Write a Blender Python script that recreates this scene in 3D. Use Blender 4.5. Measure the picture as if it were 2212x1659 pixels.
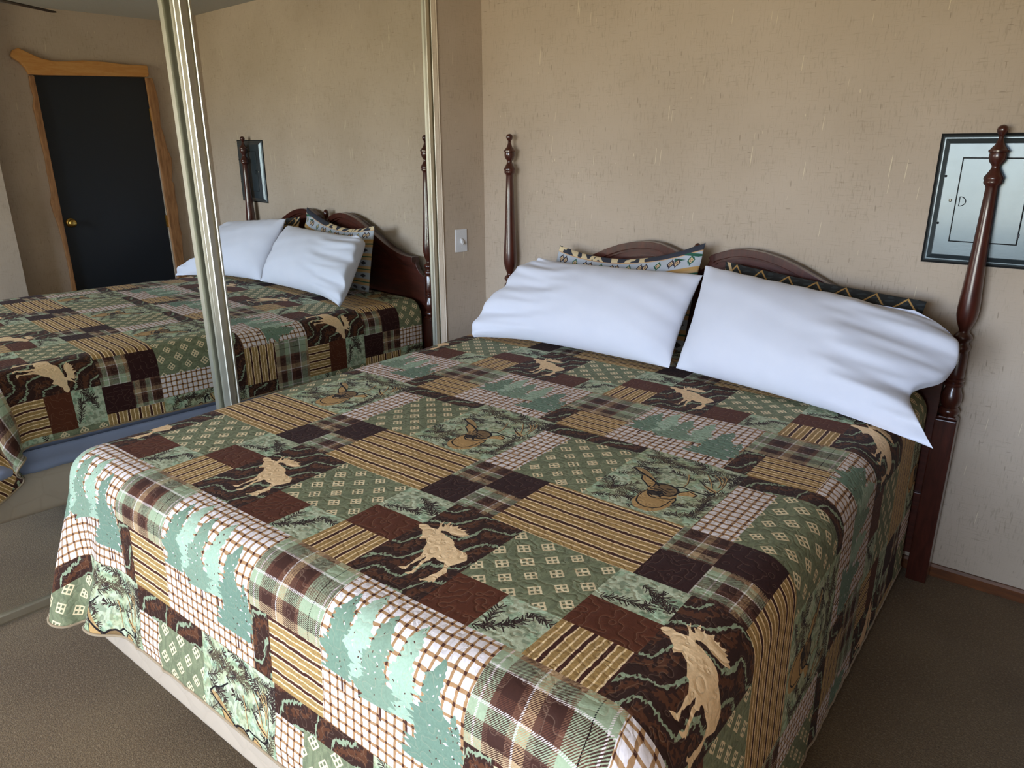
import bpy, bmesh, math, random
import numpy as np
from mathutils import Vector, Matrix

random.seed(3)
np.random.seed(3)
scn = bpy.context.scene
for o in list(bpy.data.objects):
    bpy.data.objects.remove(o, do_unlink=True)
COL = scn.collection

# ---------------------------------------------------------------- camera
W_PX, F_PX = 2212.0, 1570.86
CAM = (2.622, -2.9893, 1.6151)
YAW, PITCH, ROLL = -0.668, -0.3154, -0.0049
cd = bpy.data.cameras.new('camera')
cd.sensor_width = 36.0
cd.lens = F_PX / W_PX * 36.0
cd.clip_start = 0.02
cam = bpy.data.objects.new('camera', cd)
COL.objects.link(cam)
_F = Vector((math.sin(YAW)*math.cos(PITCH), math.cos(YAW)*math.cos(PITCH), math.sin(PITCH)))
_R = Vector((math.cos(YAW), -math.sin(YAW), 0))
_U = _R.cross(_F)
_R2 = math.cos(ROLL)*_R + math.sin(ROLL)*_U
_U2 = -math.sin(ROLL)*_R + math.cos(ROLL)*_U
cam.matrix_world = Matrix(((_R2.x, _U2.x, -_F.x, CAM[0]), (_R2.y, _U2.y, -_F.y, CAM[1]), (_R2.z, _U2.z, -_F.z, CAM[2]), (0, 0, 0, 1)))
scn.camera = cam

# ---------------------------------------------------------------- daylight
# the window in the wall behind the camera (x range, z range)
WIN1 = (0.50, 2.70, 0.80, 2.34)
YF = -5.40
world = bpy.data.worlds.new('outdoors')
scn.world = world
world.use_nodes = True
wn = world.node_tree.nodes; wl = world.node_tree.links
wn.clear()
w_out = wn.new('ShaderNodeOutputWorld'); w_bg = wn.new('ShaderNodeBackground')
w_tc = wn.new('ShaderNodeTexCoord'); w_sep = wn.new('ShaderNodeSeparateXYZ'); w_ramp = wn.new('ShaderNodeValToRGB')
w_map = wn.new('ShaderNodeMapRange')
w_map.inputs[1].default_value = -1; w_map.inputs[2].default_value = 1
cr = w_ramp.color_ramp
cr.elements[0].position = 0.0; cr.elements[0].color = (0.26, 0.22, 0.15, 1)
cr.elements[1].position = 1.0; cr.elements[1].color = (0.66, 0.80, 1.0, 1)
for p, c in ((0.44, (0.38, 0.34, 0.24, 1)), (0.50, (0.42, 0.43, 0.36, 1)), (0.55, (0.60, 0.75, 1.0, 1)), (0.75, (0.68, 0.83, 1.0, 1))):
    e = cr.elements.new(p); e.color = c
wl.new(w_tc.outputs['Generated'], w_sep.inputs[0]); wl.new(w_sep.outputs['Z'], w_map.inputs[0])
wl.new(w_map.outputs[0], w_ramp.inputs[0]); wl.new(w_ramp.outputs[0], w_bg.inputs['Color'])
w_bg.inputs['Strength'].default_value = 10.0
wl.new(w_bg.outputs[0], w_out.inputs['Surface'])
def portal(name, x0, x1, z0, z1, y):
    ld = bpy.data.lights.new(name, 'AREA'); ld.shape = 'RECTANGLE'
    ld.size = x1-x0; ld.size_y = z1-z0; ld.cycles.is_portal = True
    lo = bpy.data.objects.new(name, ld); COL.objects.link(lo)
    lo.location = ((x0+x1)/2, y, (z0+z1)/2); lo.rotation_euler = (math.radians(90), 0, 0)
portal('window_portal', *WIN1, YF-0.10)
scn.view_settings.view_transform = 'Standard'
scn.view_settings.look = 'None'
scn.view_settings.exposure = 1.88
scn.view_settings.gamma = 1.0
scn.view_settings.use_curve_mapping = False
scn.cycles.max_bounces = 12
scn.cycles.diffuse_bounces = 6
scn.cycles.glossy_bounces = 6
scn.cycles.caustics_reflective = True
scn.cycles.sample_clamp_indirect = 6.0

# ---------------------------------------------------------------- helpers
def rgb(h):
    c = [int(h[i:i+2], 16)/255 for i in (0, 2, 4)]
    return tuple((x/12.92 if x <= .04045 else ((x+.055)/1.055)**2.4) for x in c) + (1,)
def mat(name, col='888888', rough=.6, metal=0., spec=.5, coat=0., sheen=0.):
    m = bpy.data.materials.new(name); m.use_nodes = True
    b = m.node_tree.nodes['Principled BSDF']
    b.inputs['Base Color'].default_value = rgb(col) if isinstance(col, str) else col
    b.inputs['Roughness'].default_value = rough; b.inputs['Metallic'].default_value = metal
    b.inputs['Specular IOR Level'].default_value = spec
    b.inputs['Coat Weight'].default_value = coat; b.inputs['Coat Roughness'].default_value = .12
    b.inputs['Sheen Weight'].default_value = sheen
    return m
class NT:
    """small node-tree helper"""
    def __init__(s, m): s.m = m; s.t = m.node_tree; s.n = s.t.nodes; s.l = s.t.links; s.b = s.n['Principled BSDF']
    def new(s, t, **k):
        x = s.n.new(t)
        for a, v in k.items(): setattr(x, a, v)
        return x
    def link(s, a, b): s.l.new(a, b)
    def pos(s): return s.new('ShaderNodeNewGeometry').outputs['Position']
    def obj(s): return s.new('ShaderNodeTexCoord').outputs['Object']
    def uv(s): return s.new('ShaderNodeTexCoord').outputs['UV']
    def mapping(s, v, scale=(1, 1, 1), rot=(0, 0, 0), loc=(0, 0, 0)):
        x = s.new('ShaderNodeMapping'); x.inputs['Scale'].default_value = scale; x.inputs['Rotation'].default_value = rot; x.inputs['Location'].default_value = loc
        s.link(v, x.inputs[0]); return x.outputs[0]
    def noise(s, v, scale, detail=3., rough=.5, dist=0.):
        x = s.new('ShaderNodeTexNoise'); x.inputs['Scale'].default_value = scale; x.inputs['Detail'].default_value = detail
        x.inputs['Roughness'].default_value = rough; x.inputs['Distortion'].default_value = dist
        s.link(v, x.inputs['Vector']); return x.outputs['Fac']
    def ramp(s, f, stops):
        x = s.new('ShaderNodeValToRGB'); e = x.color_ramp.elements
        while len(e) < len(stops): e.new(.5)
        for q, (p, c) in zip(e, stops):
            q.position = p; q.color = rgb(c) if isinstance(c, str) else (c, c, c, 1)
        s.link(f, x.inputs[0]); return x.outputs[0]
    def mix(s, f, a, b, mode='MIX'):
        x = s.new('ShaderNodeMix', data_type='RGBA', blend_type=mode)
        for sock, v in ((x.inputs[0], f), (x.inputs[6], a), (x.inputs[7], b)):
            if hasattr(v, 'links'): s.link(v, sock)
            elif isinstance(v, str): sock.default_value = rgb(v)
            else: sock.default_value = v
        return x.outputs[2]
    def math(s, op, a, b=None):
        x = s.new('ShaderNodeMath', operation=op)
        for i, v in enumerate((a, b)):
            if v is None: continue
            if hasattr(v, 'links'): s.link(v, x.inputs[i])
            else: x.inputs[i].default_value = v
        return x.outputs[0]
    def bump(s, h, dist=.002, strength=1.):
        x = s.new('ShaderNodeBump'); x.inputs['Distance'].default_value = dist; x.inputs['Strength'].default_value = strength
        s.link(h, x.inputs['Height']); s.link(x.outputs[0], s.b.inputs['Normal']); return x
    def color(s, c): s.link(c, s.b.inputs['Base Color'])
def link(name, me, m=None, parent=None, smooth=False):
    if m is not None: me.materials.append(m)
    if smooth:
        me.polygons.foreach_set('use_smooth', [True]*len(me.polygons))
    o = bpy.data.objects.new(name, me); COL.objects.link(o)
    if parent is not None: o.parent = parent
    return o
class MB:
    def __init__(s): s.v = []; s.f = []
    def add(s, v, f):
        n = len(s.v); s.v += [tuple(p) for p in v]; s.f += [tuple(i+n for i in q) for q in f]
    def box(s, x0, x1, y0, y1, z0, z1):
        s.add([(x0,y0,z0),(x1,y0,z0),(x1,y1,z0),(x0,y1,z0),(x0,y0,z1),(x1,y0,z1),(x1,y1,z1),(x0,y1,z1)],
              [(0,3,2,1),(4,5,6,7),(0,1,5,4),(1,2,6,5),(2,3,7,6),(3,0,4,7)])
    def lathe(s, prof, c=(0,0), n=28, axis='z'):
        rings = []
        V = []
        for z, r in prof:
            for k in range(n):
                a = 2*math.pi*k/n
                p = (c[0]+r*math.cos(a), c[1]+r*math.sin(a), z)
                V.append(p)
        F = []
        for i in range(len(prof)-1):
            for k in range(n):
                a = i*n+k; b = i*n+(k+1) % n
                F.append((a, b, b+n, a+n))
        F.append(tuple(range(n-1, -1, -1))); F.append(tuple((len(prof)-1)*n+k for k in range(n)))
        s.add(V, F)
    def prism(s, pts, f0, f1):
        """pts: 2-D outline; f0,f1 map (a,b)->3-D for the two faces"""
        n = len(pts)
        s.add([f0(*p) for p in pts]+[f1(*p) for p in pts],
              [tuple(range(n-1, -1, -1)), tuple(range(n, 2*n))]+[(i, (i+1) % n, n+(i+1) % n, n+i) for i in range(n)])
    def tube(s, pts, r, n=8, closed=False):
        pts = [Vector(p) for p in pts]; V = []; F = []; m = len(pts)
        for i, p in enumerate(pts):
            t = (pts[(i+1) % m] if (closed or i < m-1) else p)-(pts[i-1] if (closed or i > 0) else p)
            t.normalize(); a = t.orthogonal() if i == 0 else (a-t*a.dot(t)); a = a.normalized(); b = t.cross(a)
            rr = r(i/(m-1)) if callable(r) else r
            for k in range(n):
                q = 2*math.pi*k/n; V.append(p+(a*math.cos(q)+b*math.sin(q))*rr)
        for i in range(m if closed else m-1):
            for k in range(n):
                F.append((i*n+k, i*n+(k+1) % n, ((i+1) % m)*n+(k+1) % n, ((i+1) % m)*n+k))
        if not closed: F += [tuple(range(n-1, -1, -1)), tuple((m-1)*n+k for k in range(n))]
        s.add(V, F)
    def build(s, name, m=None, parent=None, smooth=False, bevel=0., seg=2, sharp=None):
        me = bpy.data.meshes.new(name); me.from_pydata([tuple(v) for v in s.v], [], s.f); me.update()
        bm = bmesh.new(); bm.from_mesh(me); bmesh.ops.recalc_face_normals(bm, faces=bm.faces)
        if bevel > 0:
            ed = [e for e in bm.edges if len(e.link_faces) == 2 and e.calc_face_angle(0) > .5]
            bmesh.ops.bevel(bm, geom=ed, offset=bevel, segments=seg, affect='EDGES', clamp_overlap=True, profile=.6)
        bm.to_mesh(me); bm.free()
        if sharp: me.polygons.foreach_set('use_smooth', [True]*len(me.polygons)); me.set_sharp_from_angle(angle=math.radians(sharp))
        return link(name, me, m, parent, smooth)
def thing(name, label, cat, loc=(0,0,0), group=None):
    o = bpy.data.objects.new(name, None); COL.objects.link(o); o.empty_display_size = .05
    o['label'] = label; o['category'] = cat
    if group: o['group'] = group
    o.location = loc
    return o
def under(root, *kids):
    """keep the parts where they were modelled (world coordinates) under a root that stands elsewhere"""
    mi = Matrix.Translation(root.location).inverted()
    for k in kids: k.parent = root; k.matrix_parent_inverse = mi
def tag(o, label, cat, group=None):
    o['label'] = label; o['category'] = cat
    if group: o['group'] = group
    return o
def struct(o): o['kind'] = 'structure'; return o

# ---------------------------------------------------------------- materials
def wallpaper():
    m = mat('wallpaper', 'b6a592', .75, spec=.3); t = NT(m)
    sp = t.new('ShaderNodeSeparateXYZ'); t.link(t.pos(), sp.inputs[0])
    cb = t.new('ShaderNodeCombineXYZ'); t.link(t.math('ADD', sp.outputs[0], sp.outputs[1]), cb.inputs[0]); t.link(sp.outputs[2], cb.inputs[1])
    v = cb.outputs[0]
    big = t.noise(v, 2.2, 3.)
    c = t.ramp(big, [(.3, 'b5a38f'), (.7, 'c0ae9b')])
    wv = t.noise(t.mapping(v, (150, 17, 1)), 1., 3., .7); wh = t.noise(t.mapping(v, (15, 150, 1)), 1., 3., .7); sp2 = t.noise(v, 5., 2.)
    c = t.mix(t.math('MULTIPLY', t.ramp(wv, [(.54, 0.), (.74, .6)]), t.ramp(sp2, [(.35, .25), (.65, 1.)])), c, '85765f')
    c = t.mix(t.math('MULTIPLY', t.ramp(wh, [(.56, 0.), (.76, .55)]), t.ramp(sp2, [(.35, .25), (.65, 1.)])), c, '8a7b63')
    def dashes(sx, sz, seed, lim, rad):
        q = t.mapping(t.mapping(v, rot=(0, 0, .07 if sx > 100 else -.05)), (sx, sz, 1), loc=(seed, seed*1.7, 0))
        # slight lean of each stroke
        vo = t.new('ShaderNodeTexVoronoi', voronoi_dimensions='2D'); vo.inputs['Scale'].default_value = 1.
        t.link(q, vo.inputs['Vector'])
        se = t.new('ShaderNodeSeparateColor'); t.link(vo.outputs['Color'], se.inputs[0])
        a = t.math('LESS_THAN', vo.outputs['Distance'], t.math('MULTIPLY', se.outputs[1], rad)); b = t.math('GREATER_THAN', se.outputs[0], lim)
        return t.math('MULTIPLY', a, b)
    light = t.math('MAXIMUM', dashes(130, 5.2, 3.1, .968, .22), dashes(75, 17, 9.4, .98, .12))
    dark = t.math('MAXIMUM', dashes(80, 11, 5.7, .90, .14), dashes(12, 95, 1.3, .94, .13))
    c = t.mix(t.math('MULTIPLY', dark, .45), c, '6d5f4d')
    c = t.mix(t.math('MULTIPLY', light, .6), c, 'e6d8b8')
    t.color(c)
    h = t.math('ADD', t.math('MULTIPLY', wv, .6), t.math('ADD', t.math('MULTIPLY', wh, .6), light))
    t.bump(h, .0012, .6)
    return m
M_WALL = wallpaper()
def carpet():
    m = mat('carpet', '5d4f42', .95, spec=.1, sheen=.15); t = NT(m); p = t.pos()
    a = t.noise(p, 2.2, 3.); b = t.noise(p, 270., 2., .7); c2 = t.noise(t.mapping(p, (1, 1.6, 1)), 120., 3., .6)
    c = t.ramp(a, [(.3, '6c5439'), (.7, '826a4b')])
    c = t.mix(t.ramp(b, [(.38, .65), (.6, 0.)]), c, '382c20'); c = t.mix(t.ramp(c2, [(.5, 0.), (.72, .6)]), c, '9d876a')
    t.color(c); t.bump(t.noise(p, 260., 2., .7), .004, .7)
    return m
M_CARPET = carpet()
def plaster(name, col, rough=.8):
    m = mat(name, col, rough, spec=.3); t = NT(m); n = t.noise(t.pos(), 60., 4.)
    t.color(t.mix(t.ramp(n, [(.3, 0.), (.8, .12)]), col, '8a8a86')); t.bump(n, .002, .4)
    return m
M_CEIL = plaster('ceiling_paint', 'b4b3ad')
def wood(name, c1, c2, rough=.35, coat=.4, scale=(6, 6, .9), gl=9., axis_obj=False, bump=.0006):
    m = mat(name, c1, rough, spec=.5, coat=coat); t = NT(m); p = t.obj() if axis_obj else t.pos()
    q = t.mapping(p, scale); n = t.noise(q, gl, 5., .6, .6); f = t.noise(t.mapping(p, tuple(s*6 for s in scale)), gl*3, 3.)
    c = t.ramp(n, [(.3, c1), (.7, c2)]); c = t.mix(t.ramp(f, [(.4, 0.), (.75, .35)]), c, c1)
    t.color(c); t.bump(n, bump, .3)
    return m
M_MAHOG = wood('mahogany', '34140d', '54261b', .28, .6)
M_MAHOGX = wood('mahogany_panel', '3a170f', '57281c', .34, .35, (.9, 6, 6))
M_PINE = wood('live_edge_pine', 'b87a3a', 'd09a58', .4, .2, (6, .9, 6))
M_BARKW = wood('live_edge_side', '80552f', 'b58355', .5, .1, (6, 6, .9))
M_BASE = wood('baseboard_wood', '4a2812', '7a4620', .45, .2, (.8, 6, 6))
M_DOOR = mat('charcoal_door_paint', '20242a', .42, spec=.4); _t = NT(M_DOOR); _t.bump(_t.noise(_t.mapping(_t.pos(), (1, 1, .3)), 40., 3.), .0008, .3)
def metal(name, col, rough, sc=(1, 1, .05)):
    m = mat(name, col, rough, 1.); t = NT(m); n = t.noise(t.mapping(t.pos(), sc), 300., 2.)
    t.link(t.ramp(n, [(.3, max(0, rough-.05)), (.7, rough+.07)]), t.b.inputs['Roughness'])
    return m
M_FRAME = mat('champagne_aluminium', 'd0ccbc', .4, 1.); _t = NT(M_FRAME); _t.link(_t.ramp(_t.noise(_t.pos(), 30., 2.), [(.3, .38), (.7, .42)]), _t.b.inputs['Roughness'])
M_BRASS = metal('brass', 'c9a75a', .2)
M_DARKMET = metal('dark_steel', '2a2a2c', .45)
M_MIRROR = mat('mirror_silver', (.86, .885, .86, 1), .0, 1.)
_t = NT(M_MIRROR); _t.color(_t.mix(_t.noise(_t.pos(), 2., 2.), (.84, .865, .84, 1), (.87, .89, .87, 1)))
M_GAP = mat('shadow_gap', '0d0c0b', .9)
def panelgrey():
    m = mat('panel_grey_enamel', '465157', .33, .55, spec=.6, coat=.35); t = NT(m); n = t.noise(t.pos(), 18., 4.)
    t.color(t.mix(t.ramp(n, [(.35, 0.), (.8, .35)]), '4a555b', '384247'))
    t.bump(t.noise(t.pos(), 180., 2.), .0003, .3)
    return m
M_PANEL = panelgrey()
M_WHITEP = mat('white_plastic', 'd9d8d8', .35); _t = NT(M_WHITEP); _t.bump(_t.noise(_t.pos(), 200., 2.), .0002, .2)
def cloth(name, col, col2=None, rough=.85, sc=700., sheen=.2, b=.0006):
    m = mat(name, col, rough, spec=.25, sheen=sheen); t = NT(m); p = t.obj()
    n = t.noise(p, 9., 3.); t.color(t.mix(t.ramp(n, [(.3, 0.), (.8, .6)]), col, col2 or col)); t.bump(t.noise(p, sc, 2.), b, .35)
    return m
M_WHITE = cloth('white_pillowcase', 'd6d7e1', 'ced0dc')
M_BLUE = cloth('blue_sheet', '8f96ae', '838aa3')
M_TRIM = mat('jamb_paint', 'cdbda8', .5); _t = NT(M_TRIM); _t.bump(_t.noise(_t.pos(), 90., 2.), .0006, .3)

# ---------------------------------------------------------------- quilt print, drawn patch by patch
PRINT={
'MOOSE':[1305,11597,1304,11650,1343,11699,1417,11729,1507,11726,1579,11689,1669,11693,1795,11719,1763,11805,1725,11882,1645,11967,1639,12003,1693,11977,1664,12076,1680,12089,1727,11963,1758,11907,1810,11868,1842,11879,1833,11912,1772,11984,1774,12013,1838,11982,1814,12031,1815,12099,1828,12162,1863,12109,1882,12043,1890,11995,1926,12010,1933,12095,1965,12014,2004,12017,2055,12070,2099,12144,2123,12057,2128,12021,2181,12023,2218,12090,2235,12025,2280,12021,2330,12073,2371,12105,2366,12049,2355,12014,2401,12024,2438,12053,2430,12008,2419,11974,2472,11976,2520,12014,2514,11958,2505,11938,2573,11953,2592,11917,2558,11878,2501,11821,2414,11767,2322,11746,2231,11726,2106,11770,2007,11771,1920,11729,1945,11658,2044,11658,2168,11614,2287,11606,2395,11578,2472,11538,2549,11476,2572,11422,2672,11379,2782,11346,2894,11338,2999,11338,3068,11311,3144,11233,3219,11133,3197,11072,3163,10968,3123,10871,3079,10793,3068,10729,3090,10650,3152,10590,3178,10536,3169,10424,3160,10313,3169,10237,3206,10153,3190,10110,3153,10142,3120,10066,3046,10090,2962,10045,2943,10000,2861,10049,2927,10080,2969,10154,2968,10247,2977,10317,3013,10387,3010,10470,3017,10571,2982,10663,2942,10719,2882,10783,2785,10774,2705,10769,2608,10807,2551,10797,2538,10741,2569,10675,2531,10612,2530,10532,2547,10435,2567,10309,2609,10201,2636,10084,2603,10090,2582,10021,2486,10010,2469,10040,2528,10086,2548,10144,2524,10232,2504,10358,2467,10461,2440,10541,2451,10639,2405,10740,2395,10641,2400,10555,2368,10452,2374,10367,2347,10314,2379,10217,2396,10123,2337,10076,2214,10090,2254,10143,2320,10183,2321,10260,2318,10369,2305,10448,2288,10559,2290,10651,2244,10765,2196,10869,2146,10877,2111,10969,2067,11055,2023,11142,1942,11203,1879,11253,1811,11200,1784,11142,1721,11219,1712,11299,1582,11430,1543,11490,1485,11498,1415,11509],
'face':[-1601,2781,-1654,2958,-1661,3175,-1658,3460,-1616,3637,-1652,3813,-1839,3967,-1999,4087,-2114,4278,-1980,4318,-1753,4246,-1607,4146,-1464,4136,-1332,4238,-1147,4232,-993,4146,-888,3884,-801,3617,-747,3333,-739,3101,-802,2844,-922,2664,-1088,2572,-1311,2581,-1475,2638],
'ear2':[-912,3979,-831,4041,-742,4224,-616,4236,-433,4122,-459,3991,-647,3930,-822,3794],
'ear1':[-2533,4618,-2404,4697,-2208,4652,-1996,4527,-1771,4324,-1607,4146,-1758,4211,-2050,4358,-2308,4478],
'beam':[-738,4937,-575,4822,-356,4725,-177,4661,-137,4520,-271,4530,-480,4659],
'l_muzzle':[-1589,3629,-1636,3420,-1624,3148,-1549,2930,-1418,2815,-1228,2750,-1034,2795,-899,2951,-853,3198,-852,3413],
'l_jaw':[-1545,3547,-1459,3387,-1332,3317,-1159,3368,-1006,3458,-876,3504,-836,3645,-762,3538,-763,3321],
'l_nose':[-1583,3576,-1443,3655,-1272,3587,-1158,3452],
'l_eye':[-1486,3479,-1342,3421,-1226,3455,-1229,3677,-1335,3709],
'l_brow':[-1663,4163,-1530,4085,-1398,4187,-1207,4215,-1009,4134,-896,3991,-912,3753,-987,3639,-1167,3556],
'l_ear1':[-2525,4604,-2367,4497,-2137,4386,-1895,4291,-1624,4133,-1469,4013],
'l_ear1b':[-2538,4627,-2377,4784,-2097,4901,-1786,5141],
'l_ear':[-2106,4284,-2015,4074,-1816,3924,-1638,3765,-1650,3874],
'l_in':[-1607,4146,-1562,3883,-1595,3770],
'l_b1':[-1051,4218,-920,4319,-746,4279,-526,4277,-308,4275,-174,4407,-148,4568],
'l_t1':[-941,4362,-941,4599,-1021,4841,-1141,5122],
'l_t2':[-148,4568,-308,4616,-519,4746,-775,4970],
'l_t3':[-147,4541,-117,4822,-147,5152,-230,5512,-356,5601],
'l_t4':[-314,4728,-494,5065,-704,5365],
'l_t5':[-209,4838,-248,5134,-398,5383,-562,5505],
'l_t6':[-175,5012,-239,5321,-404,5502],
'l_ear2':[-886,3971,-732,4203,-449,4110,-491,3966],
'l_f1':[-1442,3916,-1280,3867,-1105,3830,-992,3917],
'l_f2':[-1287,3747,-1119,3593],
'l_f3':[-1220,3971,-1086,4017],
'l_f4':[-1562,3708,-1345,3817,-1112,3711],
}
S,T=0.6257,1.2908
def hexc(h): return np.array([int(h[i:i+2],16) for i in (0,2,4)],float)/255
def paint_quilt(W=1024):
    H=int(round(W*T/S)); rng=np.random.RandomState(7); rnd=random.Random(5)
    px=W/S
    uu=(np.arange(W)+.5)/px; vv=(np.arange(H)+.5)/px
    U,V=np.meshgrid(uu,vv)
    def noise(su,sv,seed,octv=1):
        tot=np.zeros((H,W)); amp=1.; nrm=0.
        for o in range(octv):
            nu=max(2,int(round(S/su*2**o))); nv=max(2,int(round(T/sv*2**o)))
            g=np.random.RandomState(seed+o*31).rand(nv,nu)
            x=uu/S*nu; y=vv/T*nv
            x0=np.floor(x).astype(int); y0=np.floor(y).astype(int); fx=x-x0; fy=y-y0
            fx=fx*fx*(3-2*fx); fy=fy*fy*(3-2*fy)
            a=g[y0%nv][:,x0%nu]; b=g[y0%nv][:,(x0+1)%nu]; c=g[(y0+1)%nv][:,x0%nu]; e=g[(y0+1)%nv][:,(x0+1)%nu]
            tot+=amp*((a*(1-fx)+b*fx)*(1-fy)[:,None]+(c*(1-fx)+e*fx)*fy[:,None]); nrm+=amp; amp*=.5
        return tot/nrm
    w1=(noise(.012,.012,11)-.5); w2=(noise(.012,.012,12)-.5); w3=noise(.05,.05,13,3); fine=noise(.003,.003,14,2)
    img=np.zeros((H,W,3)); img[:]=hexc('2b1b18')
    def loc(u0,v0): return (U-u0)%S,(V-v0)%T
    def rect(u0,u1,v0,v1):
        a,b=loc(u0,v0); return (a<(u1-u0))&(b<(v1-v0))
    def put(m,c,k=1.):
        img[m]=img[m]*(1-k)+np.asarray(c)*k
    CREAM=hexc('f0cfa0');TAN=hexc('a8844f');BRN=hexc('43221a');DARK=hexc('351b18');PLAIN=hexc('5a2e1b')
    GREEN=hexc('787c5e');SAGE=hexc('aeb192');WHITE=hexc('eaddda');GTAN=hexc('a67d56');MOOSE=hexc('f0cb9c')
    def stripes(m,coord,per=.046,off=0.):
        c=((coord+off+w1*.0026)%per)/per
        col=np.zeros((H,W,3)); col[:]=TAN*.97
        col[(c<.2)]=BRN
        for a in (.2,.555,.91): col[(c>=a)&(c<a+.09)]=CREAM
        col*= (.9+.2*fine)[...,None]
        img[m]=col[m]
    def gingham(m,u0,v0,per=.0235):
        a,b=loc(u0,v0); fa=((a+w1*.0028+.004)%per)/per; fb=((b+w2*.0028+.004)%per)/per
        col=np.zeros((H,W,3)); col[:]=WHITE*(.93+.1*w3)[...,None]
        la=fa<.27; lb=fb<.27
        col[la|lb]=GTAN; col[la&lb]=hexc('4a2a1e')
        img[m]=col[m]
    def bark(m,flip=0,per=.062):
        a=(U+V)/1.4142; b=(V-U)/1.4142
        if flip: a,b=V.copy(),U.copy()
        tri=np.abs(((a/.125)%1)*2-1)
        ph=(b*1.0+.036*tri+(w3-.5)*.03+w1*.005)/per
        hj=noise(.0028,.009,41)-.5
        f=(ph+hj*.16)%1
        col=np.zeros((H,W,3)); col[:]=hexc('362019')
        mid=((f>.5)&(f<.86)&(noise(.008,.008,43,2)>.42)); col[mid]=hexc('583421')
        col[(f<.13)]=hexc('8f9a7c')
        img[m]=col[m]
    def sage(m):
        n=noise(.009,.009,51,2); n2=noise(.02,.02,52,2)
        col=np.zeros((H,W,3)); col[:]=SAGE
        col[n>.56]=hexc('bcc2a3'); col[n<.40]=hexc('8d967a'); col[(n2>.62)]*=np.array([.93,1,.99])
        img[m]=col[m]
    # --- raster helpers
    def poly(pts,m,c,k=1.):
        p=np.array(pts,float); x0,y0=p.min(0)-.002; x1,y1=p.max(0)+.002
        i0,i1=int(math.floor(x0*px)),int(math.ceil(x1*px)); j0,j1=int(math.floor(y0*px)),int(math.ceil(y1*px))
        X,Y=np.meshgrid((np.arange(i0,i1)+.5)/px,(np.arange(j0,j1)+.5)/px)
        ins=np.zeros(X.shape,bool); n=len(p)
        for q in range(n):
            ax,ay=p[q]; bx,by=p[(q+1)%n]
            if ay==by: continue
            c_=(Y>=min(ay,by))&(Y<max(ay,by)); xs=ax+(Y-ay)*(bx-ax)/(by-ay); ins^=c_&(X<xs)
        J,I=np.nonzero(ins); J=(J+j0)%H; I=(I+i0)%W
        ok=m[J,I] if m is not None else slice(None)
        J=J[ok];I=I[ok]; img[J,I]=img[J,I]*(1-k)+np.asarray(c)*k
    def line(pts,m,c,wd=.0012,k=1.):
        p=np.array(pts,float); xs=[];ys=[]
        for q in range(len(p)-1):
            L=math.hypot(*(p[q+1]-p[q])); n=max(2,int(L*px/.45)); t=np.linspace(0,1,n)
            xs.append(p[q,0]+(p[q+1,0]-p[q,0])*t); ys.append(p[q,1]+(p[q+1,1]-p[q,1])*t)
        x=np.concatenate(xs)*px; y=np.concatenate(ys)*px
        r=wd*px/2; R=int(math.ceil(r)); o=[(a,b) for a in range(-R,R+1) for b in range(-R,R+1) if a*a+b*b<=r*r+.3]
        for a,b in o:
            J=np.floor(y+b).astype(int)%H; I=np.floor(x+a).astype(int)%W
            if m is not None:
                ok=m[J,I]; J=J[ok]; I=I[ok]
            img[J,I]=img[J,I]*(1-k)+np.asarray(c)*k
    def branch(m,u,v,ang,L,nl=.015,c=None,dens=190,bend=0.,wd=.0016):
        c=hexc('33231f') if c is None else c
        n=int(L*dens); pts=[]; a=ang
        for q in range(n+1):
            pts.append((u,v))
            for sd in (-1,1):
                aa=a+sd*rnd.uniform(.45,1.15); l=nl*rnd.uniform(.6,1.15); k2=rnd.uniform(-.25,.25)
                e=(u+math.cos(aa)*l*.6,v+math.sin(aa)*l*.6); e2=(e[0]+math.cos(aa+k2)*l*.4,e[1]+math.sin(aa+k2)*l*.4)
                line([(u,v),e,e2],m,c,wd)
            a+=bend/n+rnd.uniform(-.06,.06); u+=math.cos(a)*L/n; v+=math.sin(a)*L/n
        for q in range(7):
            aa=a+rnd.uniform(-.9,.9); line([(u,v),(u+math.cos(aa)*nl,v+math.sin(aa)*nl)],m,c,wd)
        line(pts,m,c,.0022)
    # --- patches -------------------------------------------------------
    # four patch row  V 0..0.243
    m=rect(.243,S,0,.243); stripes(m,loc(0,0)[1],.047,.011)
    h=.1215; put(rect(0,h,0,h)|rect(h,2*h,h,2*h),DARK)
    DK=hexc('3a2622');
    def seq(t,per,table):
        f=(t%per)/per; col=np.zeros(t.shape+(3,)); a=0
        for wd,hx in table:
            col[(f>=a)&(f<a+wd)]=hexc(hx); a+=wd
        return col
    TA=[(.11,'9aa585'),(.02,'e4d6cf'),(.08,'9aa585'),(.05,'5d4032'),(.16,'3f251d'),(.06,'6e4a38'),(.02,'e4d6cf'),(.10,'b08e68'),(.06,'5d4032'),(.13,'3f251d'),(.05,'6e4a38'),(.15,'9aa585')]
    TB=[(.13,'b59a76'),(.13,'3f251d'),(.03,'5d4032'),(.12,'9aa585'),(.025,'e4d6cf'),(.10,'5a3628'),(.17,'3f251d'),(.025,'e4d6cf'),(.17,'9fa98a'),(.09,'b08e68')]
    def plaid(m,u0,v0,pu,pv):
        a,b=loc(u0,v0)
        A=seq(a+w1*.0012,pu,TA); B=seq(b+w2*.0012,pv,TB)
        hatch=(((U*1.0-V*1.0+w1*.001)/.0042)%1)<.5
        col=np.where(hatch[...,None],A,B); img[m]=col[m]
    plaid(rect(0,h,h,2*h),-.02,h+.012,.17,.155); plaid(rect(h,2*h,0,h),h+.01,-.03,.15,.15)
    # deer band V .243...606
    gm=rect(.014,.117,.243,.545); gingham(gm,.014,.243)
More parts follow.
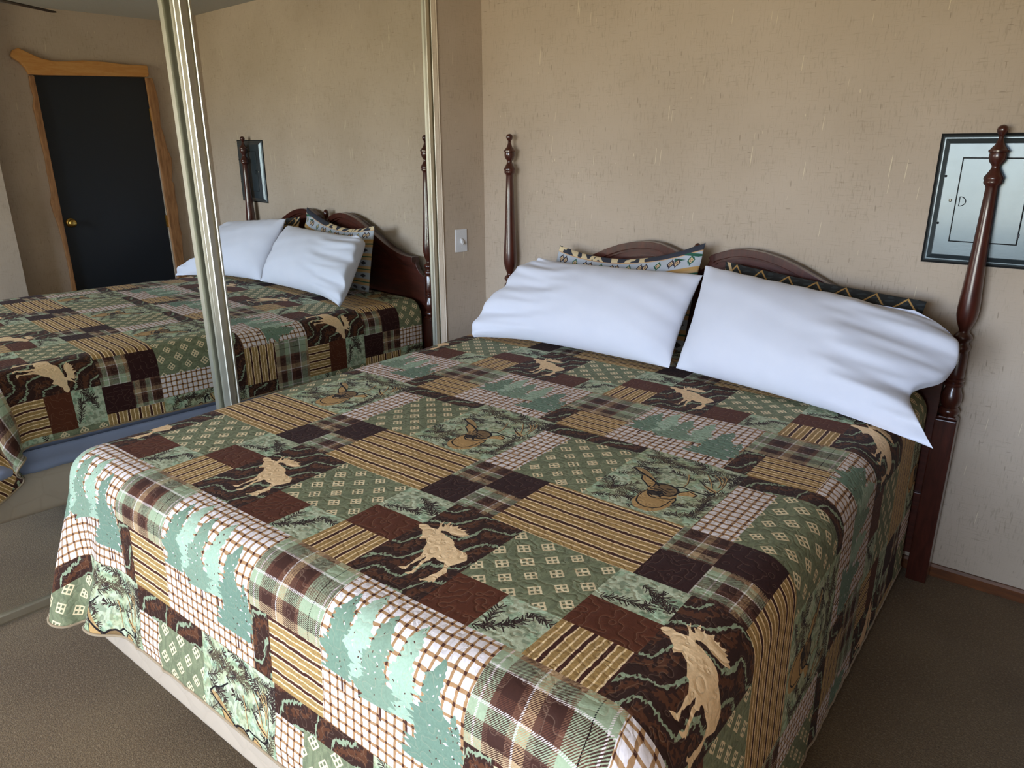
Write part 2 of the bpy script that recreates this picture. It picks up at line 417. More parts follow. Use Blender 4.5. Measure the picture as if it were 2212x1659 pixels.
    gd=rect(.117,.34,.243,.545)
    dm=rect(.338,S+.014,.243,.606); sage(dm)
    bs=rect(.012,.338,.534,.606); bark(bs)
    # tree band V .606...9455
    bark(rect(-.067,.006,.606,.768)); stripes(rect(.006,.187,.606,.768),loc(0,.606)[1],.0405,.012)
    plaid(rect(-.067,.185,.765,.9455),-.067,.762,.215,.190)
    tm=rect(.185,.566,.606,.9455); gingham(tm,.187,.606)
    # moose band V .9455..1.2908
    stripes(rect(-.0275,.132,.9455,1.0708),loc(-.0275,0)[0],.0415,.012)
    put(rect(-.0275,.132,1.0708,1.172),PLAIN)
    br1=rect(-.0275,.132,1.172,T); sage(br1)
    mm=rect(.132,.3414,.9455,T); bark(mm)
    put(rect(.3414,.472,.9455,1.0708),PLAIN)
    br2=rect(.472,.598,.9455,1.0708); sage(br2)
    gm2=rect(.3414,.598,1.0708,T)
    g=gd|gm2; put(g,GREEN); n=noise(.006,.02,61,2); k=np.where(n>.55,1.05,np.where(n<.42,.93,1.0)); img[g]*=k[g][:,None]
    # diamonds: lattice of small four-pane squares turned 45 degrees
    def diamonds(m,u0,u1,v0,v1,ou,ov):
        st=.0385; r=.0138
        for i in range(-14,15):
            for j in range(-14,15):
                cu=ou+st*i; cv=ov+st*j
                if (i+j)%2==0 and u0-.02<cu<u1+.02 and v0-.02<cv<v1+.02:
                    q=r*rnd.uniform(.93,1.07)
                    def dia(x,y,rr): return [(x+rr*math.cos(t)*(1+rnd.uniform(-.1,.1)),y+rr*math.sin(t)*(1+rnd.uniform(-.1,.1))) for t in (0,.78,1.57,2.36,3.14,3.93,4.71,5.5)]
                    sq=[(cu+q*1.41*a,cv+q*1.41*b) for a,b in ((1,0),(.5,.52),(0,1),(-.52,.5),(-1,0),(-.5,-.52),(0,-1),(.52,-.5))]
                    poly(sq,m,hexc('e6d0a6'))
                    for a,b in ((1,0),(-1,0),(0,1),(0,-1)):
                        poly([(cu+q*.62*a+q*.36*x,cv+q*.62*b+q*.36*y) for x,y in ((1,0),(0,1),(-1,0),(0,-1))],m,GREEN*.9)
    diamonds(gm2,.3414,.598,1.0708,T,1.765-1.3773-.0,-1.941+1.8021+T)
    diamonds(gd,.117,.34,.243,.545,.15,.30)
    # trees
    for (cu,vb,vt,hw,c) in ((.285,.745,.925,.040,'a5b9a0'),(.415,.735,.905,.036,'9fb49b'),(.235,.735,.900,.040,'748a74'),(.345,.725,.895,.043,'7f937c'),(.49,.665,.868,.052,'708672'),(.545,.70,.80,.02,'708672')):
        line([(cu+.012,vb+.01),(cu+.013,vb-.032)],tm,hexc('4a2a20'),.006)
        L=[];R=[]; n=46
        for q in range(n+1):
            t=q/n; hv=vb+(vt-vb)*t; base=hw*1.42*(1-t)**.66*(.75+.25*math.cos(t*1.2))+.0015
            lob=1+.22*math.sin(t*17+cu*90); lob2=1+.22*math.sin(t*15+cu*60+2); saw=(q%3)/3.; j1=lob*rnd.uniform(.7,1.2)*(1-.35*saw); j2=lob2*rnd.uniform(.7,1.2)*(1-.35*((q+1)%3)/3.)
            L.append((cu-base*j1,hv-rnd.uniform(0,.012)*(1-t))); R.append((cu+base*j2,hv-rnd.uniform(0,.012)*(1-t)))
        poly(L+R[::-1],tm,hexc(c))
        for q in range(14):
            t=rnd.random(); a=cu+rnd.uniform(-1,1)*hw*(1-t)*.9; b=vb+(vt-vb)*t
            line([(a,b),(a+rnd.uniform(-.003,.003),b+.002)],tm,hexc('4a2a20') if q%2 else WHITE,.002)
    # moose
    P=lambda n,du=0,dv=0:[(PRINT[n][i]/1e4+du,PRINT[n][i+1]/1e4+dv) for i in range(0,len(PRINT[n]),2)]
    poly(P('MOOSE'),None,MOOSE)
    # needle branches in the sage patches
    for (m,args) in ((br1,[(-.01,1.178,.55,.09),(.04,1.262,-.25,.08),(.125,1.21,2.6,.05),(.07,1.20,.9,.05)]),
                     (br2,[(.475,.955,.3,.07),(.50,.96,1.9,.06),(.545,1.05,-.3,.05),(.52,.985,.6,.05)]),
                     (dm,[(.36,.56,-.25,.10),(.36,.50,.2,.07),(.40,.565,.15,.12),(.50,.555,-.1,.12),(.36,.40,.9,.08),(.35,.30,.5,.10),(.36,.26,.35,.09),(.46,.262,.2,.12),(.56,.27,.7,.12),(.42,.33,.2,.07),(.37,.45,.5,.06),(.56,.58,-.2,.07),(.44,.53,.1,.08),(.60,.29,.9,.06),(.62,.32,1.5,.12),(.60,.38,1.2,.08),(.55,.33,.4,.08),(.63,.50,1.7,.08),(.40,.46,-.7,.05)])):
        if m is dm: args=args+[(rnd.uniform(.35,.62),rnd.uniform(.25,.33),rnd.uniform(0,6.28),.06) for _ in range(5)]+[(rnd.uniform(.35,.64),rnd.uniform(.47,.60),rnd.uniform(0,6.28),.06) for _ in range(9)]
        for u,v,a,L in args: branch(m,u,v,a,L,bend=rnd.uniform(-.8,.8),nl=.0175)
    n=noise(.03,.03,71,2); y=dm&(n>.56); img[y]=img[y]*.75+hexc('a5a06a')*.25
    # deer
    OUT=hexc('1c1517'); DT=hexc('bd955f')
    for q in ('face','ear2','ear1','beam'): poly(P(q,S),dm,DT*(.97 if q=='face' else 1.03),.75 if q=='ear1' else 1.)
    poly([(a,b) for a,b in P('l_ear',S)]+P('l_in',S),dm,DT)
    poly([P('l_brow',S)[i] for i in range(9)]+[P('l_nose',S)[1]],dm,OUT,.35)
    poly(P('l_eye',S)+[P('l_nose',S)[0]],dm,OUT,.8)
    for q in PRINT:
        if q.startswith('l_'): line(P(q,S),dm,OUT,.0055 if q in('l_nose','l_eye','l_b1','l_ear1','l_brow') else .0034)
        if q in('l_t1','l_t3','l_t4','l_t5','l_t6'): line(P(q,S),dm,DT,.0035); line([(a+.0016,b+.001) for a,b in P(q,S)],dm,OUT,.0012)
    e=P('l_eye',S); line(e[1:3],dm,hexc('d8c39a'),.003)
    # print grain
    img*= (.95+.1*fine)[...,None]
    # --- meander stitching: thread colour and puff height ---------------
    q=noise(.017,.017,91)+.3*noise(.009,.009,95)
    q=(q-np.median(q)); gx=(np.roll(q,-1,1)-np.roll(q,1,1))*.5; gy=(np.roll(q,-1,0)-np.roll(q,1,0))*.5
    dist=np.abs(q)/(np.hypot(gx,gy)+1e-4)/px
    thread=np.clip(1.3-dist/.0009,0,1)
    img=img*(1-.30*thread[...,None])+hexc('b9a489')*.30*thread[...,None]
    hgt=np.clip(dist/.009,0,1)**.6
    hgt=hgt*(.85+.15*fine)
    return np.clip(img,0,1),hgt

# ---------------------------------------------------------------- room shell
H = 2.53
XR, YJ, XJ, XFAR = 2.957, -1.495, 2.83, 3.2       # door wall; from YJ on the wall stands a little further into the room
LM = -0.0455                            # the closet wall is not quite square to the headboard wall
def LW(c, y, m=LM): return (c-y*math.sin(m))/math.cos(m)
b = MB(); b.box(-1.2, XFAR+.1, YF-.15, .12, -.08, 0); struct(b.build('floor', M_CARPET))
b = MB(); b.box(-1.2, XFAR+.1, YF-.15, .12, H, H+.08); struct(b.build('ceiling', M_CEIL))
b = MB(); b.box(-1.2, XR+.12, 0, .12, 0, H); struct(b.build('wall_back', M_WALL))
def plan(mb, pts, z0, z1): mb.prism(pts, lambda x, y: (x, y, z0), lambda x, y: (x, y, z1))
b = MB()
plan(b, [(.085, 0), (-.03, 0), (LW(.012, -.272)-.10, -.272), (LW(.045, -.272), -.272)], 0, H)          # strip with the switch
plan(b, [(LW(.045, -.272), -.272), (LW(-.09, -.272), -.272), (LW(-.09, -2.78), -2.78), (LW(.045, -2.78), -2.78)], 2.36, H)   # over the doors
plan(b, [(LW(.085, -2.78), -2.78), (-1.2, -2.78), (-1.2, YF), (LW(.085, YF), YF)], 0, H)
struct(b.build('wall_left', M_WALL))
b = MB(); b.box(-1.2, -1.05, -2.78, 0, 0, H); struct(b.build('wall_closet', M_WALL))
# right wall: door wall with an opening, then a free corner where the room widens
DY0, DY1, DZ = -1.176, -.448, 2.140
b = MB(); b.box(XR, XR+.12, DY1, 0, 0, H); b.box(XR, XR+.12, YJ, DY0, 0, H); b.box(XR, XR+.12, DY0, DY1, DZ, H)
b.box(XJ, XR+.12, YF, YJ, 0, H)
struct(b.build('wall_right', M_WALL))
b = MB(); xs = [-1.2, WIN1[0], WIN1[1], XFAR+.1]
for i in range(3):
    if i == 1:
        w = WIN1
        b.box(xs[i], xs[i+1], YF-.14, YF, 0, w[2]); b.box(xs[i], xs[i+1], YF-.14, YF, w[3], H)
    else: b.box(xs[i], xs[i+1], YF-.14, YF, 0, H)
struct(b.build('wall_front', M_WALL))
M_GLASS = bpy.data.materials.new('window_glass'); M_GLASS.use_nodes = True
_n = M_GLASS.node_tree.nodes; _l = M_GLASS.node_tree.links; _n.clear()
_o = _n.new('ShaderNodeOutputMaterial'); _mx = _n.new('ShaderNodeMixShader'); _tr = _n.new('ShaderNodeBsdfTransparent'); _gl = _n.new('ShaderNodeBsdfGlossy')
_gl.inputs['Roughness'].default_value = 0.02; _mx.inputs[0].default_value = .06
_l.new(_tr.outputs[0], _mx.inputs[1]); _l.new(_gl.outputs[0], _mx.inputs[2]); _l.new(_mx.outputs[0], _o.inputs[0])
for k, w in enumerate((WIN1,)):
    r = bpy.data.objects.new('window_%d' % (k+1), None); COL.objects.link(r); r.location = ((w[0]+w[1])/2, YF, w[2]); struct(r)
    f = MB(); t_ = .045
    f.box(w[0], w[0]+t_, YF-.10, YF-.03, w[2], w[3]); f.box(w[1]-t_, w[1], YF-.10, YF-.03, w[2], w[3])
    f.box(w[0], w[1], YF-.10, YF-.03, w[2], w[2]+t_); f.box(w[0], w[1], YF-.10, YF-.03, w[3]-t_, w[3])
    f = f.build('window_frame', M_WHITEP)
    g = MB(); xm = (w[0]+w[1])/2; g.box(xm-.02, xm+.02, YF-.09, YF-.04, w[2]+t_, w[3]-t_); g = g.build('mullion', M_WHITEP)
    p1 = MB(); p1.box(w[0]+t_, xm-.02, YF-.068, YF-.064, w[2]+t_, w[3]-t_); p1 = p1.build('pane', M_GLASS)
    p2 = MB(); p2.box(xm+.02, w[1]-t_, YF-.068, YF-.064, w[2]+t_, w[3]-t_); p2 = p2.build('pane', M_GLASS)
    s_ = MB(); s_.box(w[0]-.05, w[1]+.05, YF, YF+.05, w[2]-.03, w[2]); s_ = s_.build('sill', M_WHITEP)
    under(r, f, g, p1, p2, s_)
# charcoal door seen in the mirror
r = bpy.data.objects.new('door_1', None); COL.objects.link(r); r.location = (XR, (DY0+DY1)/2, 0); struct(r)
b = MB(); b.box(XR+.004, XR+.04, DY0+.004, DY1-.004, .012, DZ-.004); slab = b.build('door_slab', M_DOOR, bevel=.002)
b = MB(); ky, kz = -1.118, 1.134
b.lathe([(0, .033), (.004, .033), (.008, .026), (.012, .013), (.030, .012), (.036, .022), (.046, .028), (.056, .027), (.063, .018), (.064, .010)], n=24)
b.v = [(XR+.004-z, ky+x, kz+y) for x, y, z in b.v]; knob = b.build('door_knob', M_BRASS, smooth=True)
hs = []
for hz in (1.874, 1.099, .25):
    b = MB(); b.box(XR-.004, XR+.006, DY1-.012, DY1+.006, hz-.045, hz+.045); hs.append(b.build('hinge', M_BRASS, bevel=.0015))
under(r, slab, knob, *hs)
def yzboard(name, pts, x0, x1, m, bev=.006):
    q = MB(); q.prism(pts, lambda y, z: (x0, y, z), lambda y, z: (x1, y, z)); return struct(q.build(name, m, bevel=bev, seg=2))
head = [(-1.290, 2.222), (-1.274, 2.251), (-1.240, 2.268), (-1.182, 2.241), (-1.123, 2.214), (-1.038, 2.200), (-.95, 2.207), (-.865, 2.218), (-.723, 2.218), (-.614, 2.211), (-.437, 2.213), (-.434, 2.150), (-.448, 2.135), (-.689, 2.126), (-.893, 2.118), (-1.120, 2.108), (-1.206, 2.108), (-1.220, 2.148), (-1.246, 2.180), (-1.287, 2.208)]
yzboard('trim_1', head, XR-.04, XR, M_PINE)
lo_ = [(-1.207, 2.104), (-1.209, 2.035), (-1.201, 1.967), (-1.217, 1.908), (-1.213, 1.838), (-1.212, 1.756), (-1.211, 1.672), (-1.206, 1.576), (-1.210, 1.491), (-1.209, 1.404), (-1.211, 1.330), (-1.226, 1.281), (-1.220, 1.217), (-1.207, 1.127), (-1.200, 1.037), (-1.195, .932), (-1.193, .813), (-1.198, .672), (-1.210, .5), (-1.204, .3), (-1.212, .1), (-1.212, 0)]
yzboard('trim_2', lo_+[(-1.166, 0), (-1.175, 2.104)], XR-.03, XR, M_BARKW)
ro_ = [(-.410, 2.130), (-.400, 2.074), (-.391, 1.998), (-.393, 1.882), (-.401, 1.803), (-.386, 1.725), (-.378, 1.645), (-.356, 1.564), (-.363, 1.469), (-.380, 1.401), (-.363, 1.373), (-.369, 1.290), (-.362, 1.192), (-.370, 1.093), (-.363, .993), (-.369, .907), (-.376, .806), (-.367, .672), (-.375, .4), (-.366, .2), (-.37, 0)]
yzboard('trim_3', [(-.458, 2.130)]+ro_+[(-.431, 0)], XR-.03, XR, M_BARKW)
# baseboards
b = MB(); b.prism([(-.002, 0), (-.016, 0), (-.016, .040), (-.010, .050), (-.002, .050)], lambda y, z: (LW(.085, 0), y, z), lambda y, z: (XR, y, z)); struct(b.build('baseboard_back', M_BASE))
b = MB(); b.prism([(XR, 0), (XR-.014, 0), (XR-.014, .042), (XR-.008, .050), (XR, .050)], lambda x, z: (x, -.37, z), lambda x, z: (x, -.017, z)); struct(b.build('baseboard_right', M_BASE))
# painted jamb on the end of the closet wall, floor track
b = MB(); plan(b, [(LW(.052, -.267), -.267), (LW(.028, -.267), -.267), (LW(.028, -.269), -.269), (LW(.052, -.269), -.269)], 0, 2.36); struct(b.build('trim_4', M_TRIM, bevel=.003))
b = MB(); plan(b, [(.012, -.306), (-.060, -.306), (-.26, -2.76), (-.207, -2.76)], 0.0, .007)
plan(b, [(.012, -.306), (.009, -.306), (-.210, -2.76), (-.207, -2.76)], .007, .014)
struct(b.build('trim_5', M_FRAME))

# ---------------------------------------------------------------- sliding mirror doors
def mirror_door(label, m, tilt, off, a0, a1, z1=2.34):
    n = Vector((math.cos(m), math.sin(m), math.sin(tilt))).normalized(); a = Vector((-math.sin(m), math.cos(m), 0)); u = n.cross(a).normalized(); a = u.cross(n)
    p0 = n*(off+n.z)
    M4 = Matrix(((n.x, a.x, u.x, p0.x), (n.y, a.y, u.y, p0.y), (n.z, a.z, u.z, p0.z), (0, 0, 0, 1)))
    r = thing('mirror_door', label, 'mirror')
    base = M4 @ Vector((0, (a0+a1)/2, .012)); r.location = base
    zl = .012
    def part(name, mb, mt, **k):
        mb.v = [tuple(M4 @ Vector(p)-base) for p in mb.v]; return mb.build(name, mt, r, **k)
    q = MB(); q.box(-.005, 0, a0+.02, a1-.02, zl+.02, z1-.02); part('mirror_pane', q, M_MIRROR)
    for s0 in (a0, a1-.045):
        q = MB(); pr = [(0, -.018), (0, .013), (.003, .016), (.021, .016), (.023, .013), (.024, .005), (.033, .005), (.0345, .015), (.037, .018), (.042, .018), (.045, .014), (.045, -.018)]
        q.prism(pr, lambda A, N_: (N_, s0+A, zl), lambda A, N_: (N_, s0+A, z1)); part('stile', q, M_FRAME)
    for z0 in (zl, z1-.03):
        q = MB(); q.box(-.017, .013, a0+.044, a1-.044, z0, z0+.03); part('rail', q, M_FRAME, bevel=.003)
    return r
mirror_door('tall mirror closet door in a pale metal frame, on the right beside the light switch', -.0455, -.0042, 0., -1.481, -.262)
mirror_door('tall mirror closet door behind the other, on the left, showing the charcoal door', -.0569, .0036, -.04, -2.75, -1.424)

# ---------------------------------------------------------------- wall fittings
def on_left(c, y, z): return (LW(c, y), y, z)
sw = thing('light_switch', 'white toggle light switch plate on the narrow wall beside the mirror', 'light switch', (.085-(.085-LW(.045, -.272))/.263*.157, -.157, 1.154))
ang = -LM
def leftpart(name, mb, mt, **k):
    R3 = Matrix.Rotation(-math.atan2(.085-LW(.045, -.272), .263), 3, 'Z'); mb.v = [tuple(R3 @ Vector(p)) for p in mb.v]; return mb.build(name, mt, sw, **k)
q = MB(); q.box(0, .006, -.0375, .0375, -.058, .058); leftpart('switch_plate', q, M_WHITEP, bevel=.003, seg=3)
q = MB(); q.prism([(.005, -.012), (.009, -.012), (.020, -.020), (.024, -.016), (.013, .008), (.005, .012)], lambda x, z: (x, -.005, z), lambda x, z: (x, .005, z)); leftpart('toggle', q, M_WHITEP, bevel=.001)
for sz in (-.032, .032):
    q = MB(); q.lathe([(0, .003), (.001, .003), (.0016, .002)], n=12); q.v = [(.0055+z, x, y+sz) for x, y, z in q.v]; leftpart('screw', q, M_WHITEP)

ep = thing('electrical_panel', 'grey metal breaker panel set in the wall behind the right bedpost', 'electrical panel', (2.3385, 0, 1.4325))
def wallpart(name, mb, mt, par=None, **k):
    o = mb.build(name, mt, None, **k); mb_ = Matrix.Translation(ep.location).inverted()
    o.parent = par or ep
    o.matrix_parent_inverse = mb_
    return o
X0, X1, Z0, Z1 = 2.157, 2.520, 1.220, 1.645
def frust(mb, x0, x1, z0, z1, ya, ins, yb):
    P = [(x0, ya, z0), (x1, ya, z0), (x1, ya, z1), (x0, ya, z1)]; Q = [(x0+ins, yb, z0+ins), (x1-ins, yb, z0+ins), (x1-ins, yb, z1-ins), (x0+ins, yb, z1-ins)]
    mb.add(P+Q, [(0, 1, 2, 3), (4, 7, 6, 5)]+[(i, i+4, (i+1) % 4+4, (i+1) % 4) for i in range(4)])
q = MB(); q.box(X0-.006, X1+.006, -.004, -.0006, Z0-.006, Z1+.006); wallpart('wall_gap', q, M_GAP)
q = MB(); frust(q, X0, X1, Z0, Z1, -.004, .006, -.010); frust(q, X0+.010, X1-.010, Z0+.010, Z1-.010, -.0095, .016, -.020); wallpart('cover', q, M_PANEL, bevel=.0015)
q = MB(); q.box(2.231-.003, 2.427+.003, -.0206, -.018, 1.2955-.003, 1.571+.003); dr0 = wallpart('door_gap', q, M_GAP, bevel=.004)
q = MB(); q.box(2.231, 2.427, -.0225, -.018, 1.2955, 1.571); pd = wallpart('panel_door', q, M_PANEL, bevel=.0015)
q = MB(); q.tube([(2.241+.019*max(0, math.cos(a)) if abs(math.cos(a)) > 1e-6 else 2.241, -.0235, 1.4295+.016*math.sin(a)) for a in [math.pi*(-.5+k/10) for k in range(11)]], .0014, 6, closed=True)
o = q.build('latch_ring', M_DARKMET, smooth=True); o.parent = pd
for sx, sz, rr in ((2.187, 1.512, .0042), (2.187, 1.354, .0042), (2.213, 1.432, .0052), (2.490, 1.512, .0042), (2.490, 1.354, .0042)):
    q = MB(); q.lathe([(0, rr), (.0015, rr), (.003, rr*.7), (.0034, rr*.2)], n=14); q.v = [(sx+x, -.0195-z, sz+y) for x, y, z in q.v]; wallpart('screw', q, M_DARKMET if rr < .005 else M_FRAME, smooth=True)
q = MB(); q.box(2.4255, 2.4315, -.0245, -.02, 1.318, 1.331); wallpart('hinge', q, M_DARKMET)

# ceiling fan: only the tip of one blade shows, in the mirror
M_FAN = wood('fan_blade_walnut', '1d1512', '32241c', .4, .2, axis_obj=True)
fx, fy = 1.235, -1.905
fan = thing('ceiling_fan', 'slim dark-bladed ceiling fan hanging over the foot of the bed', 'ceiling fan', (fx, fy, H))
q = MB(); q.lathe([(-.05, .03), (-.045, .06), (0, .065)], n=24); q.build('canopy', M_DARKMET, fan, smooth=True)
q = MB(); q.lathe([(-.13, .012), (-.04, .012)], n=12); q.build('downrod', M_DARKMET, fan)
q = MB(); q.lathe([(-.29, .03), (-.28, .07), (-.25, .10), (-.20, .11), (-.15, .09), (-.13, .03)], n=28); q.build('motor_housing', M_DARKMET, fan, smooth=True)
a0 = math.atan2(-1.358-fy, 1.588-fx)
for k in range(5):
    a = a0+k*2*math.pi/5; q = MB()
    pr = [(.09, -.014), (.16, -.018), (.45, -.020), (.64, -.016), (.648, -.008), (.648, .008), (.64, .016), (.45, .020), (.16, .018), (.09, .014)]
    q.prism(pr, lambda x, y: (x, y, -.232), lambda x, y: (x, y, -.227))
    R3 = Matrix.Rotation(a, 3, 'Z'); q.v = [tuple(R3 @ Vector(p)) for p in q.v]; q.build('blade', M_FAN, fan)

# ---------------------------------------------------------------- headboard
YP, XL_, XR_ = -.0582, .3013, 2.3313
hb = thing('headboard', 'dark mahogany four-poster headboard with tall turned posts and arched pediment', 'headboard', (1.3163, YP, 0))
POST = [(.676, .027), (.684, .028), (.690, .033), (.700, .034), (.708, .030), (.712, .024), (.722, .030), (.740, .0345), (.760, .033), (.780, .026), (.790, .025), (.794, .031), (.801, .0315), (.806, .025), (.812, .031), (.818, .0315), (.822, .024), (.826, .0275), (.840, .0275), (.912, .0265), (.918, .024), (.926, .028), (.934, .0305), (.942, .028), (.948, .0215), (.955, .0215), (.962, .028), (.970, .0305), (.978, .028), (.985, .021), (.990, .0165), (.996, .0165), (1.010, .022), (1.030, .029), (1.050, .033), (1.075, .034), (1.10, .0332), (1.15, .030), (1.215, .0268), (1.30, .0235), (1.40, .0205), (1.478, .0182), (1.486, .0205), (1.491, .026), (1.497, .0275), (1.502, .0262), (1.506, .0288), (1.512, .0288), (1.519, .0245), (1.530, .018), (1.541, .0125), (1.547, .0122), (1.551, .014), (1.560, .021), (1.573, .0255), (1.583, .0255), (1.589, .0245), (1.591, .0292), (1.597, .0295), (1.600, .0255), (1.605, .022), (1.614, .014), (1.629, .0085), (1.639, .0072)]
BALL = [(1.637, .0072), (1.645, .009), (1.650, .0140), (1.656, .0160), (1.661, .0167), (1.666, .0155), (1.671, .0118), (1.6745, .006), (1.6755, .001)]
for X in (XL_, XR_):
    q = MB(); q.lathe(POST, (X, YP), 36); p_ = q.build('turned_post', M_MAHOG, sharp=50)
    q = MB(); q.box(X-.0355, X+.0355, YP-.0355, YP+.0355, 0, .668); q.prism([(X-.0355, .668), (X+.0355, .668), (X+.027, .679), (X-.027, .679)], lambda x, z: (x, YP-.027, z), lambda x, z: (x, YP+.027, z)); k_ = q.build('square_leg', M_MAHOG, bevel=.004)
    q = MB(); q.lathe(BALL, (X, YP), 28); f_ = q.build('ball_finial', M_MAHOG, smooth=True)
    under(hb, p_, k_, f_)
CX = 1.3163
ARC = [(.066, 1.172), (.082, 1.186), (.12, 1.200), (.16, 1.212), (.205, 1.2175), (.25, 1.2165), (.30, 1.210), (.365, 1.194), (.43, 1.170), (.50, 1.138), (.57, 1.104), (.645, 1.070), (.715, 1.042), (.775, 1.024), (.84, 1.014), (.905, 1.012)]
low = [(.905, .992), (.910, .965), (.925, .940), (.950, .918), (.982, .906)]
def both(pts): return [(CX+d, z) for d, z in pts[::-1]]+[(CX-d, z) for d, z in pts]
notch = [(.066, 1.172), (.060, 1.150), (.052, 1.135), (.040, 1.122), (.022, 1.112)]
right = [(CX+d, z) for d, z in (ARC+low)]
left = [(CX-d, z) for d, z in (ARC+low)]
out = [(CX+.982, .10)]+right[::-1]+[(CX+d, z) for d, z in notch[1:]]+[(CX-d, z) for d, z in notch[1:]][::-1]+left+[(CX-.982, .10)]
q = MB(); q.prism(out, lambda x, z: (x, -.070, z), lambda x, z: (x, -.044, z)); pn = q.build('panel', M_MAHOGX, bevel=.002)
kids = [pn]
for sg in (1, -1):
    # moulded lip along the arch: two stepped sweeps
    for (in0, in1, y0, y1) in ((0.0, .030, -.094, -.042), (.030, .040, -.082, -.060), (.062, .067, -.075, -.069)):
        A = [(CX+sg*d, z) for d, z in ARC]; n_ = len(A); V = []; F = []
        for i, (x, z) in enumerate(A):
            t_ = Vector((A[min(i+1, n_-1)][0]-A[max(i-1, 0)][0], 0, A[min(i+1, n_-1)][1]-A[max(i-1, 0)][1])).normalized()
            nn = Vector((-t_.z, 0, t_.x)); nn = nn if nn.z > 0 else -nn
            for (d, y) in ((in0, y0), (in0, y1), (in1, y1), (in1, y0)):
                V.append((x-nn.x*d, y, z-nn.z*d))
        for i in range(n_-1):
            for k in range(4): F.append((i*4+k, i*4+(k+1) % 4, (i+1)*4+(k+1) % 4, (i+1)*4+k))
        F += [(0, 1, 2, 3), tuple((n_-1)*4+k for k in (3, 2, 1, 0))]
        q = MB(); q.add(V, F); kids.append(q.build('arch_moulding' if in0 < .05 else 'bead_line', M_MAHOG, bevel=.002 if in0 == 0 else 0))
q = MB(); q.lathe([(1.105, .020), (1.118, .020), (1.122, .013), (1.150, .011), (1.156, .0135), (1.160, .009), (1.168, .0075), (1.176, .011), (1.186, .0155), (1.198, .0172), (1.210, .0155), (1.219, .010), (1.224, .003)], (CX, -.060), 28); kids.append(q.build('urn_finial', M_MAHOG, smooth=True))
q = MB(); q.box(CX-.995, CX+.995, -.082, -.040, .30, .36); kids.append(q.build('lower_rail', M_MAHOGX, bevel=.003))
under(hb, *kids)

# ---------------------------------------------------------------- bed: frame, box spring, mattress
MX0, MX1, MY0, MY1, ZT = .335, 2.265, -2.265, -.105, .772
fr = thing('bed_frame', 'dark steel bed frame on short legs under the box spring', 'bed frame', (1.29, -1.2, 0))
ks = []
for X in (.52, 1.29, 2.05):
    q = MB(); q.box(X-.018, X+.018, -2.10, -.13, .135, .168); ks.append(q.build('rail', M_DARKMET))
for Y in (-1.95, -.30):
    q = MB(); q.box(.52, 2.05, Y-.016, Y+.016, .118, .136); ks.append(q.build('cross_bar', M_DARKMET))
    for X in (.62, 1.29, 1.95):
        q = MB(); q.lathe([(0, .022), (.012, .022), (.014, .014), (.12, .014)], (X, Y), 14); ks.append(q.build('leg', M_DARKMET))
under(fr, *ks)
def quilted_cream():
    m = mat('quilted_cream', 'b3a48c', .75, spec=.3, sheen=.2); t = NT(m)
    v = t.new('ShaderNodeTexVoronoi', feature='DISTANCE_TO_EDGE'); v.inputs['Scale'].default_value = 9.; t.link(t.pos(), v.inputs['Vector'])
    h = t.ramp(v.outputs[0], [(0., 0.), (.22, 1.)]); t.color(t.mix(t.ramp(v.outputs[0], [(0., .18), (.05, 0.)]), 'b9a793', 'a08f7a')); t.bump(h, .004, .5)
    return m
M_BOX = quilted_cream()
def softbox(name, x0, x1, y0, y1, z0, z1, r, m, lab, cat):
    q = MB(); q.box(x0, x1, y0, y1, z0, z1); o = q.build(name, m, bevel=r, seg=5, smooth=True); return tag(o, lab, cat)
bs = softbox('box_spring', .296, 2.262, -2.286, MY1, .170, .385, .03, M_BOX, 'cream quilted box spring showing below the quilt hem at the foot', 'box spring')
mt = softbox('mattress', MX0+.012, MX1-.012, MY0+.012, MY1, .387, ZT-.016, .085, M_BLUE, 'thick mattress in a blue fitted sheet under the patchwork quilt', 'mattress')

# ---------------------------------------------------------------- quilt: print
def np_image(name, arr, data=False):
    h, w = arr.shape[:2]; im = bpy.data.images.new(name, w, h, alpha=False, float_buffer=False)
    if data: im.colorspace_settings.name = 'Non-Color'
    px = np.ones((h, w, 4), np.float32); px[..., :3] = arr if arr.ndim == 3 else arr[..., None]
    im.pixels.foreach_set(px.ravel()); im.update(); im.pack(); return im
PIMG, PHGT = paint_quilt(1024)
def printed(name, img, hgt=None, rough=.8, bump=.0035, uvs=True):
    m = mat(name, '888888', rough, spec=.14, sheen=.03); t = NT(m); x = t.new('ShaderNodeTexImage'); x.image = img; x.extension = 'REPEAT'; x.interpolation = 'Linear'
    t.link(t.uv(), x.inputs['Vector']); t.color(x.outputs['Color'])
    if hgt is not None:
        y = t.new('ShaderNodeTexImage'); y.image = hgt; y.extension = 'REPEAT'; t.link(t.uv(), y.inputs['Vector']); t.bump(y.outputs['Color'], bump, .9)
    return m
M_QUILT = printed('patchwork_print', np_image('quilt_print', PIMG), np_image('quilt_puff', PHGT, True), .75, .0010)

